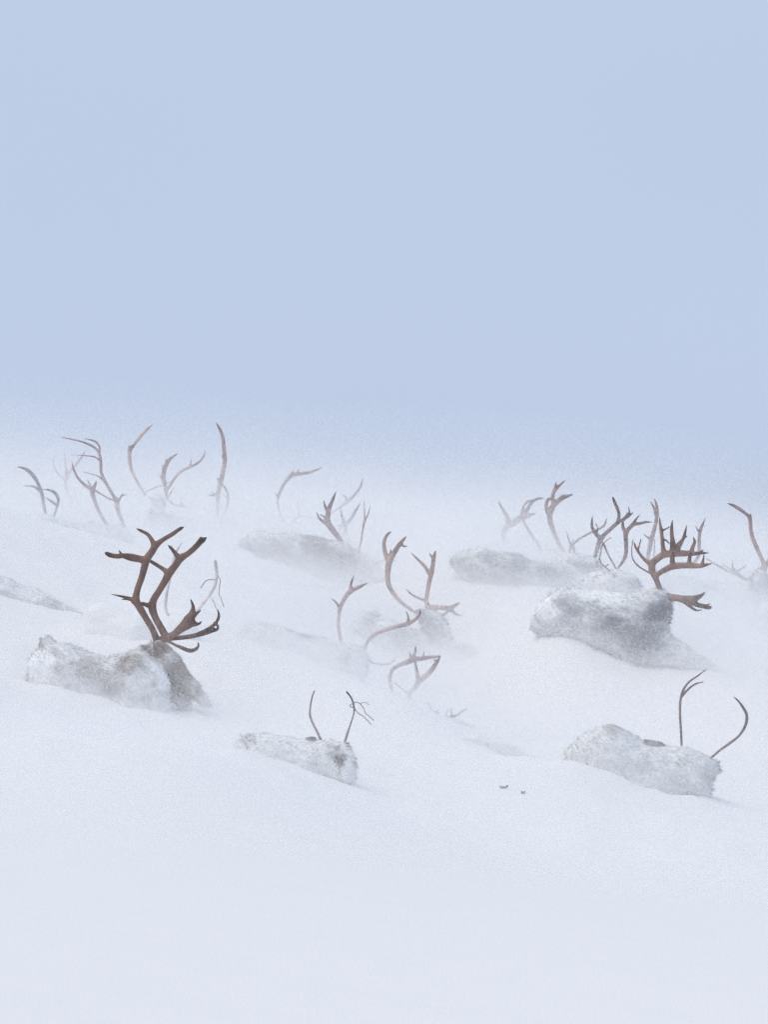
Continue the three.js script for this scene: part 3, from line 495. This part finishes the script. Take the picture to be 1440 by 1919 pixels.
// --- the group on the skyline at right
{
  const V = [840, 880, 4], Wz = [1080, 910, 9], X = [1170, 920, 7.58], Y = [1000, 1060, 3.79], Z = [1290, 930, 7.1];
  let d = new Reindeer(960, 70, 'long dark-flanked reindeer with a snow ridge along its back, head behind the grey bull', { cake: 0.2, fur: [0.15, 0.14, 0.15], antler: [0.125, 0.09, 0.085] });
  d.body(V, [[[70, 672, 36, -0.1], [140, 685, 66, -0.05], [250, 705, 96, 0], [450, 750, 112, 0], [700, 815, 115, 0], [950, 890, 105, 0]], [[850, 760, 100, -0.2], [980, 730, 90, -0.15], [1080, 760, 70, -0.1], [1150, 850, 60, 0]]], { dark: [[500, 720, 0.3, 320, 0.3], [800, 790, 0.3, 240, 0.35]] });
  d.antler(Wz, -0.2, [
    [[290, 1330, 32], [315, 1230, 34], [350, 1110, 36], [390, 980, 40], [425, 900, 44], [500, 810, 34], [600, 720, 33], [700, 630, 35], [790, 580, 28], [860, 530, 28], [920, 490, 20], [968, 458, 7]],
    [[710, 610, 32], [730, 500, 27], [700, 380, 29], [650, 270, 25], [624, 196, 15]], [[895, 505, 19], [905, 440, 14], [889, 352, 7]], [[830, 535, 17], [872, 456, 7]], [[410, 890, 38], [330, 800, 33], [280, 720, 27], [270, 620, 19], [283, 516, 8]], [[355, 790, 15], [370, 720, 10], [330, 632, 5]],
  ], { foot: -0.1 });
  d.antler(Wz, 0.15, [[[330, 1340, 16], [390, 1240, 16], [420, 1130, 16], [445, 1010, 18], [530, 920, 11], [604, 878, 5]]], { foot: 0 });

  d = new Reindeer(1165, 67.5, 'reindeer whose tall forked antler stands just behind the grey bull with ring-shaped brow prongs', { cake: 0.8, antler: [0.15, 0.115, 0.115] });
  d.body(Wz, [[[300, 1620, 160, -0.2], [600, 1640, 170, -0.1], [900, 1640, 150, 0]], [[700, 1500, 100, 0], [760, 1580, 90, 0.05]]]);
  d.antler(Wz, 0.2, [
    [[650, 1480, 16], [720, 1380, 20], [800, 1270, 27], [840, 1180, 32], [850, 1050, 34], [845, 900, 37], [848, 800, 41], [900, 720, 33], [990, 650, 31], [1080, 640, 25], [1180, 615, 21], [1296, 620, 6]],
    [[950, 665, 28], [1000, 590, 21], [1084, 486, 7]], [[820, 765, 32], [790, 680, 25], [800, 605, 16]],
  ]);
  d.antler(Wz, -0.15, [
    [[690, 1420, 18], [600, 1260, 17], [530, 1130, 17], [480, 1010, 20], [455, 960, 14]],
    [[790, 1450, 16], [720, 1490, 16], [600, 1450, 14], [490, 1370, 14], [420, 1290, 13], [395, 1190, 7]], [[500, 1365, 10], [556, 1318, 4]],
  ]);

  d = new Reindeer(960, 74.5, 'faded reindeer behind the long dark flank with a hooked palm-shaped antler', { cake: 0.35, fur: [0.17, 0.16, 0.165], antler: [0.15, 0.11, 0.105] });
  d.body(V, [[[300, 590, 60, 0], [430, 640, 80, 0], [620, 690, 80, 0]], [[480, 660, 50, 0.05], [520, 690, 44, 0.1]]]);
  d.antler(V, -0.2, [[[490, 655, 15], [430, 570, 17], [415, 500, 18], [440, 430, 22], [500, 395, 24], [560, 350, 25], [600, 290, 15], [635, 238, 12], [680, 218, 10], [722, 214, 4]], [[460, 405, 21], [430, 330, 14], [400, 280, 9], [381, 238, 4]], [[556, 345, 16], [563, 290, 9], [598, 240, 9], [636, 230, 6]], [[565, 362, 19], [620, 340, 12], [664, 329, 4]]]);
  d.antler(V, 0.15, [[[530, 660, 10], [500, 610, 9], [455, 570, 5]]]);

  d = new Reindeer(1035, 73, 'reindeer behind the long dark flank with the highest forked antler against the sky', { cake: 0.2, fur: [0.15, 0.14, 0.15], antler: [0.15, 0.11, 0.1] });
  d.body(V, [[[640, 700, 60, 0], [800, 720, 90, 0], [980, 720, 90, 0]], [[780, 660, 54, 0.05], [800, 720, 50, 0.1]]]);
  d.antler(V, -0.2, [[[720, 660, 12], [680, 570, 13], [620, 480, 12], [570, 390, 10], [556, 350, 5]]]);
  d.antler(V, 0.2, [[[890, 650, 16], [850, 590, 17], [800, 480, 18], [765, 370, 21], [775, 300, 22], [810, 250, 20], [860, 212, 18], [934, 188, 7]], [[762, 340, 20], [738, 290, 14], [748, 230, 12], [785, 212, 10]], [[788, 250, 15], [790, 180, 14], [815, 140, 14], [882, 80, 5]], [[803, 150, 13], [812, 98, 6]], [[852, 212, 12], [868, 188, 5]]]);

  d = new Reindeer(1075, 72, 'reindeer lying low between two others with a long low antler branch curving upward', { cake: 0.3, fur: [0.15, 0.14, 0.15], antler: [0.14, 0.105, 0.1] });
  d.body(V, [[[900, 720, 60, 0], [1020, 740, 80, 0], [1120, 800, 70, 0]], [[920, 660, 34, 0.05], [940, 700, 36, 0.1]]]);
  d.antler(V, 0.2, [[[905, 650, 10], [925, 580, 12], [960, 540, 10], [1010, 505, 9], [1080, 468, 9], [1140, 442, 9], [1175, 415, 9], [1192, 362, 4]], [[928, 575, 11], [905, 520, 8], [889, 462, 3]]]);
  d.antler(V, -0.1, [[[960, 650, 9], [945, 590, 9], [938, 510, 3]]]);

  d = new Reindeer(1180, 64, 'grey bull with reddish many-pronged palmed antlers pointing forward', { cake: 0.5, floor: 0.44, fur: [0.24, 0.23, 0.26], antler: [0.165, 0.116, 0.098], cell: 0.013, mottle: 0.35, acell: 0.006, tips: 0.6 });
  d.body(Y, [
    [[40, 400, 44, -0.15], [120, 345, 88, -0.14], [250, 290, 130, -0.1], [480, 340, 150, -0.05], [720, 350, 140, 0]], [[560, 450, 140, 0.1], [720, 540, 165, 0.12], [880, 590, 120, 0.1], [1050, 650, 84, 0.1], [1200, 715, 46, 0.1], [1350, 765, 22, 0.1]],
    [[700, 330, 120, 0], [830, 280, 96, 0.02], [885, 245, 66, 0.02], [888, 330, 72, 0.05], [880, 420, 78, 0.08]],
  ], { dark: [[880, 330, 0.2, 130, 0.8], [560, 400, 0.3, 110, 0.4], [740, 480, 0.35, 220, 0.5], [800, 600, 0.3, 200, 0.25], [750, 270, 0.1, 50, 0.35], [90, 300, 0.1, 140, -0.8], [450, 200, 0.1, 260, -0.2]] });
  d.antler(X, -0.25, [
    [[535, 1530, 46], [505, 1390, 40], [470, 1280, 37], [430, 1190, 42], [400, 1110, 48], [405, 1030, 50], [470, 970, 46], [560, 910, 48], [680, 890, 50], [800, 888, 46], [920, 888, 40], [1030, 890, 28], [1120, 882, 20], [1214, 882, 5]],
    [[572, 885, 42], [555, 780, 29], [545, 660, 27], [530, 550, 25], [515, 460, 17], [511, 368, 6]], [[553, 560, 15], [600, 540, 9], [652, 508, 6]], [[570, 690, 10], [600, 700, 9], [645, 748, 5]],
    [[700, 890, 54], [700, 780, 44], [688, 660, 30], [680, 540, 25], [692, 416, 10]], [[740, 860, 50], [785, 770, 40], [845, 680, 23], [872, 590, 19], [896, 488, 6]], [[850, 672, 12], [906, 640, 4]], [[960, 880, 34], [980, 800, 27], [1010, 720, 20], [984, 652, 6]], [[1085, 870, 15], [1132, 836, 6]],
    [[385, 1045, 36], [290, 970, 23], [210, 870, 20], [165, 790, 16], [149, 732, 6]], [[200, 845, 15], [222, 770, 11], [246, 682, 4]],
  ], { foot: -0.04 });
  d.antler(X, 0.22, [
    [[545, 1530, 40], [520, 1400, 34], [480, 1290, 32], [455, 1215, 38], [510, 1165, 36], [600, 1110, 38], [700, 1072, 46], [800, 1060, 44], [950, 1060, 42], [1080, 1065, 34], [1170, 1050, 22], [1254, 1030, 5]],
    [[695, 1060, 40], [690, 960, 33], [700, 885, 26]], [[930, 1050, 36], [935, 960, 25], [950, 885, 20]], [[1110, 1050, 26], [1130, 980, 15], [1142, 898, 7]], [[430, 1185, 24], [320, 1140, 14], [200, 1060, 14], [130, 970, 12], [112, 850, 8], [132, 688, 4]],
    [[545, 1490, 48], [650, 1505, 46], [780, 1525, 48], [900, 1550, 62], [975, 1545, 58], [1055, 1510, 36], [1110, 1480, 21], [1152, 1438, 6]], [[975, 1580, 44], [1060, 1622, 33], [1150, 1642, 33], [1222, 1662, 21], [1243, 1636, 9]], [[1170, 1630, 17], [1228, 1603, 5]], [[900, 1595, 36], [960, 1652, 22], [1030, 1696, 16], [1114, 1690, 6]],
  ], { foot: 0.06 });
  d.ear(Y, 800, 240, 0.05, 715, 260, 28, 0.5).eye(Y, 915, 300, 0.12);

  d = new Reindeer(1260, 71, 'reindeer hidden behind the grey bull, two straight pale prongs flanking the red antlers', { cake: 0.9, antler: [0.16, 0.12, 0.115] });
  d.body(X, [[[560, 1330, 110, 0], [800, 1350, 120, 0], [1050, 1380, 110, 0]], [[560, 1240, 60, 0.05], [560, 1300, 60, 0.1]]]);
  d.antler(X, -0.2, [[[500, 1250, 26], [390, 1110, 26], [345, 960, 28], [370, 800, 32], [400, 660, 34], [435, 540, 29], [462, 420, 28], [475, 330, 24], [475, 260, 20], [460, 180, 17], [430, 102, 7]], [[455, 350, 22], [430, 240, 18], [374, 142, 7]], [[385, 690, 21], [340, 660, 13], [282, 618, 5]]]);
  d.antler(X, 0.2, [[[560, 1190, 20], [700, 1090, 22], [950, 1050, 22], [1050, 950, 24], [1070, 840, 25], [1072, 700, 24], [1082, 590, 24], [1112, 500, 22], [1162, 382, 7]], [[1070, 585, 17], [1018, 498, 6]], [[480, 1150, 10], [432, 960, 10], [436, 800, 10], [440, 676, 4]]]);

  d = new Reindeer(1390, 73, 'reindeer at the right edge with a tall antler bent sharply like an elbow', { cake: 0.55, fur: [0.18, 0.175, 0.185], antler: [0.15, 0.105, 0.095] });
  d.body(Z, [[[230, 1280, 80, 0], [330, 1270, 120, 0], [500, 1310, 120, 0], [750, 1330, 160, 0], [1000, 1330, 180, 0], [1250, 1350, 180, 0]], [[960, 1170, 70, 0.05], [960, 1080, 66, 0.1], [930, 1160, 70, 0.2]]], { dark: [[300, 1230, 0.1, 140, 0.5]] });
  d.antler(Z, 0.1, [
    [[1000, 1060, 36], [1015, 960, 38], [1010, 890, 29], [970, 800, 26], [900, 640, 30], [860, 540, 28], [840, 430, 25], [832, 330, 25], [825, 280, 25], [770, 230, 21], [680, 165, 25], [600, 120, 19], [526, 93, 6]], [[832, 285, 16], [841, 230, 8]],
    [[1010, 970, 34], [950, 970, 24], [880, 1055, 23], [780, 1105, 21], [700, 1060, 23], [640, 1005, 22], [600, 940, 12], [594, 836, 4]], [[660, 1000, 18], [720, 960, 10], [798, 908, 4]], [[690, 1060, 18], [560, 1010, 14], [400, 920, 16], [245, 828, 11]], [[600, 985, 14], [540, 955, 10], [448, 893, 4]],
  ]);
  d.antler(Z, -0.15, [[[960, 1060, 24], [1030, 950, 30], [1070, 860, 22], [1130, 760, 18], [1200, 600, 14], [1220, 450, 5]]]);
  d = new Reindeer(1430, 69, 'pale lump of a reindeer flank at the right edge, below the elbow antler', { cake: 0.6, fur: [0.24, 0.22, 0.22] });
  d.body(Z, [[[900, 1640, 110, 0], [1050, 1620, 170, 0], [1300, 1640, 210, 0]], [[1350, 1560, 120, 0], [1480, 1500, 90, 0]]]);
}
// --- two dark sprigs poking through the crust
for (const [px, py, len, label] of [[942, 1478, 0.05, 'larger of two tiny dark sprigs sticking out of the bare snow'], [980, 1490, 0.022, 'smaller of two tiny dark sprigs sticking out of the bare snow']]) {
  let D = 50; for (let k = 0; k < 400; k++) { const q = at(px, py, D); if (ground(q.x, D) > q.y) break; D += 0.05; }
  const p = at(px, py, D), bones = [];
  for (let k = 0; k < 9; k++) { const a = k * 2.4, l = len * (0.5 + 0.5 * hash(k, 1, 2)); bones.push([0, -0.01, 0, 0.004, Math.cos(a) * l + 0.3 * len, 0.012 + 0.012 * hash(k, 3, 1), Math.sin(a) * l * 0.5, 0.003]); }
  const o = new THREE.Mesh(skin(bones, 0.003, 0.0015), new THREE.MeshStandardMaterial({ color: new THREE.Color().setRGB(0.12, 0.1, 0.1), roughness: 1 }));
  o.name = numbered('plant_sprig'); o.position.set(p.x, ground(p.x, D), -D); o.userData = { label, category: 'plant' }; o.castShadow = true;
  scene.add(o);
}

// ---------------------------------------------------------------- spindrift: fine flakes blown along the slope in streaks, thick in the hollows and behind the bank
{
  const SX = 1.5, SD = 2.4, MAT = new THREE.MeshPhysicalMaterial({ color: new THREE.Color().setRGB(0.99, 0.985, 0.985), roughness: 1, specularIntensity: 0, transmission: 0.5, thickness: 0, transparent: true, opacity: 0.29, side: THREE.DoubleSide });
  const hann = () => { let u, v; do { u = rnd() * 2 - 1; v = rnd(); } while (v > 0.5 + 0.5 * Math.cos(Math.PI * u)); return u; };
  const sheet = (count, scale, cut) => {                    // a patch of drift that fades out to all sides, thinning with height
    const pos = new Float32Array(count * 9);
    for (let n = 0; n < count; n++) {
      const x = hann() * SX, z = hann() * SD, y = -Math.log(1 - rnd() * cut) * scale, r = 0.0032 + 0.0023 * rnd();
      const a = rnd() * 6.283, ct = rnd() * 2 - 1, st = Math.sqrt(1 - ct * ct), nx = st * Math.cos(a), ny = Math.abs(st * Math.sin(a)) + 0.02, nz = ct;
      const q = Math.hypot(ny, nx) + 1e-6, tx = ny / q, ty = -nx / q, bx = -nz * ty, by = nz * tx, bz = nx * ty - ny * tx;
      for (let k = 0; k < 3; k++) { const u = r * Math.cos(k * 2.0944 + a), w = r * Math.sin(k * 2.0944 + a), o = n * 9 + k * 3; pos[o] = x + u * tx + w * bx; pos[o + 1] = y + u * ty + w * by; pos[o + 2] = z + w * bz; }
    }
    const g = new THREE.BufferGeometry(); g.setAttribute('position', new THREE.BufferAttribute(pos, 3)); return g;
  };
  const LEVELS = [1, 0.62, 0.38, 0.22, 0.12, 0.06, 0.03], LOW = 245000, HIGH = 138000, root = new THREE.Group();
  root.name = 'blowing_snow_cloud';
  root.userData = { kind: 'stuff', label: 'fine blowing snow drifting low over the slope and around the herd', category: 'snow' };
  scene.add(root);
  const put = LEVELS.map(() => [[], []]);
  let flakes = 0;
  for (let D = 45.2; D <= 87; D += SD) for (let x = -8.25; x <= 8.3; x += SX) {
    if (Math.abs(x) > 720 * K * D * 1.1 + SX) continue;
    const edge = 60.2 - 3.4 * smooth(-2.1, -1.2, x), near = smooth(43, 56, D), deep = smooth(edge, edge + 4.5, D), lee = (1 - 0.82 * smooth(-1.4, -2.4, x) * smooth(73.5, 71, D) * smooth(60.5, 63, D)) * (1 - 0.65 * smooth(78, 84, D) * smooth(-2, 1, x));
    const gx = (ground(x + 1, D) - ground(x - 1, D)) / 2, gd = (ground(x, D + 1.6) - ground(x, D - 1.6)) / 3.2, y = (ground(x, D) * 2 + ground(x + 0.8, D) + ground(x - 0.8, D)) / 4;
    for (const high of [0, 1]) {
      const plume = smooth(-0.35, 0.35, fbm(x * 0.33 + 3.1 * high, D * 0.16, 5.5 + 4 * high, 3));
      const want = lee * (high ? 0.05 * near + (1.3 + 0.5 * smooth(-1, -2, x) * smooth(69, 73, D)) * deep : (0.42 + 0.85 * deep) * near) * (0.4 + 0.75 * plume), tall = high ? 0.7 - 0.34 * smooth(-2.2, 1.8, x) : 0.8 + 0.35 * deep;
      let best = 0; LEVELS.forEach((l, i) => { if (Math.abs(Math.log(l / Math.max(want, 0.02))) < Math.abs(Math.log(LEVELS[best] / Math.max(want, 0.02)))) best = i; });
      if (want < 0.018) continue;
      const m = new THREE.Matrix4().set(1, 0, 0, x, gx, tall, -gd, y, 0, 0, 1, -D, 0, 0, 0, 1);
      if (rnd() < 0.5) m.multiply(new THREE.Matrix4().makeScale(-1, 1, 1).setPosition(0, 0, 0));
      put[best][high].push(m); flakes += LEVELS[best] * (high ? HIGH : LOW);
    }
  }
  LEVELS.forEach((l, i) => [0, 1].forEach((high) => {
    const list = put[i][high]; if (!list.length) return;
    const o = new THREE.InstancedMesh(sheet(Math.round(l * (high ? HIGH : LOW)), high ? 0.5 : 0.26, 0.995), MAT, list.length);
    list.forEach((m, k) => o.setMatrixAt(k, m));
    o.name = 'drifting_flakes_cloud'; o.userData = { kind: 'stuff' }; root.add(o);
  }));
  console.log('flakes', flakes, put.map((p) => p[0].length + '/' + p[1].length).join(' '));
}
let total = 0; scene.traverse((o) => { if (o.isMesh) total += (o.geometry.index ?? o.geometry.attributes.position).count / 3; });
console.log('triangles', total);
renderer.render(scene, camera);
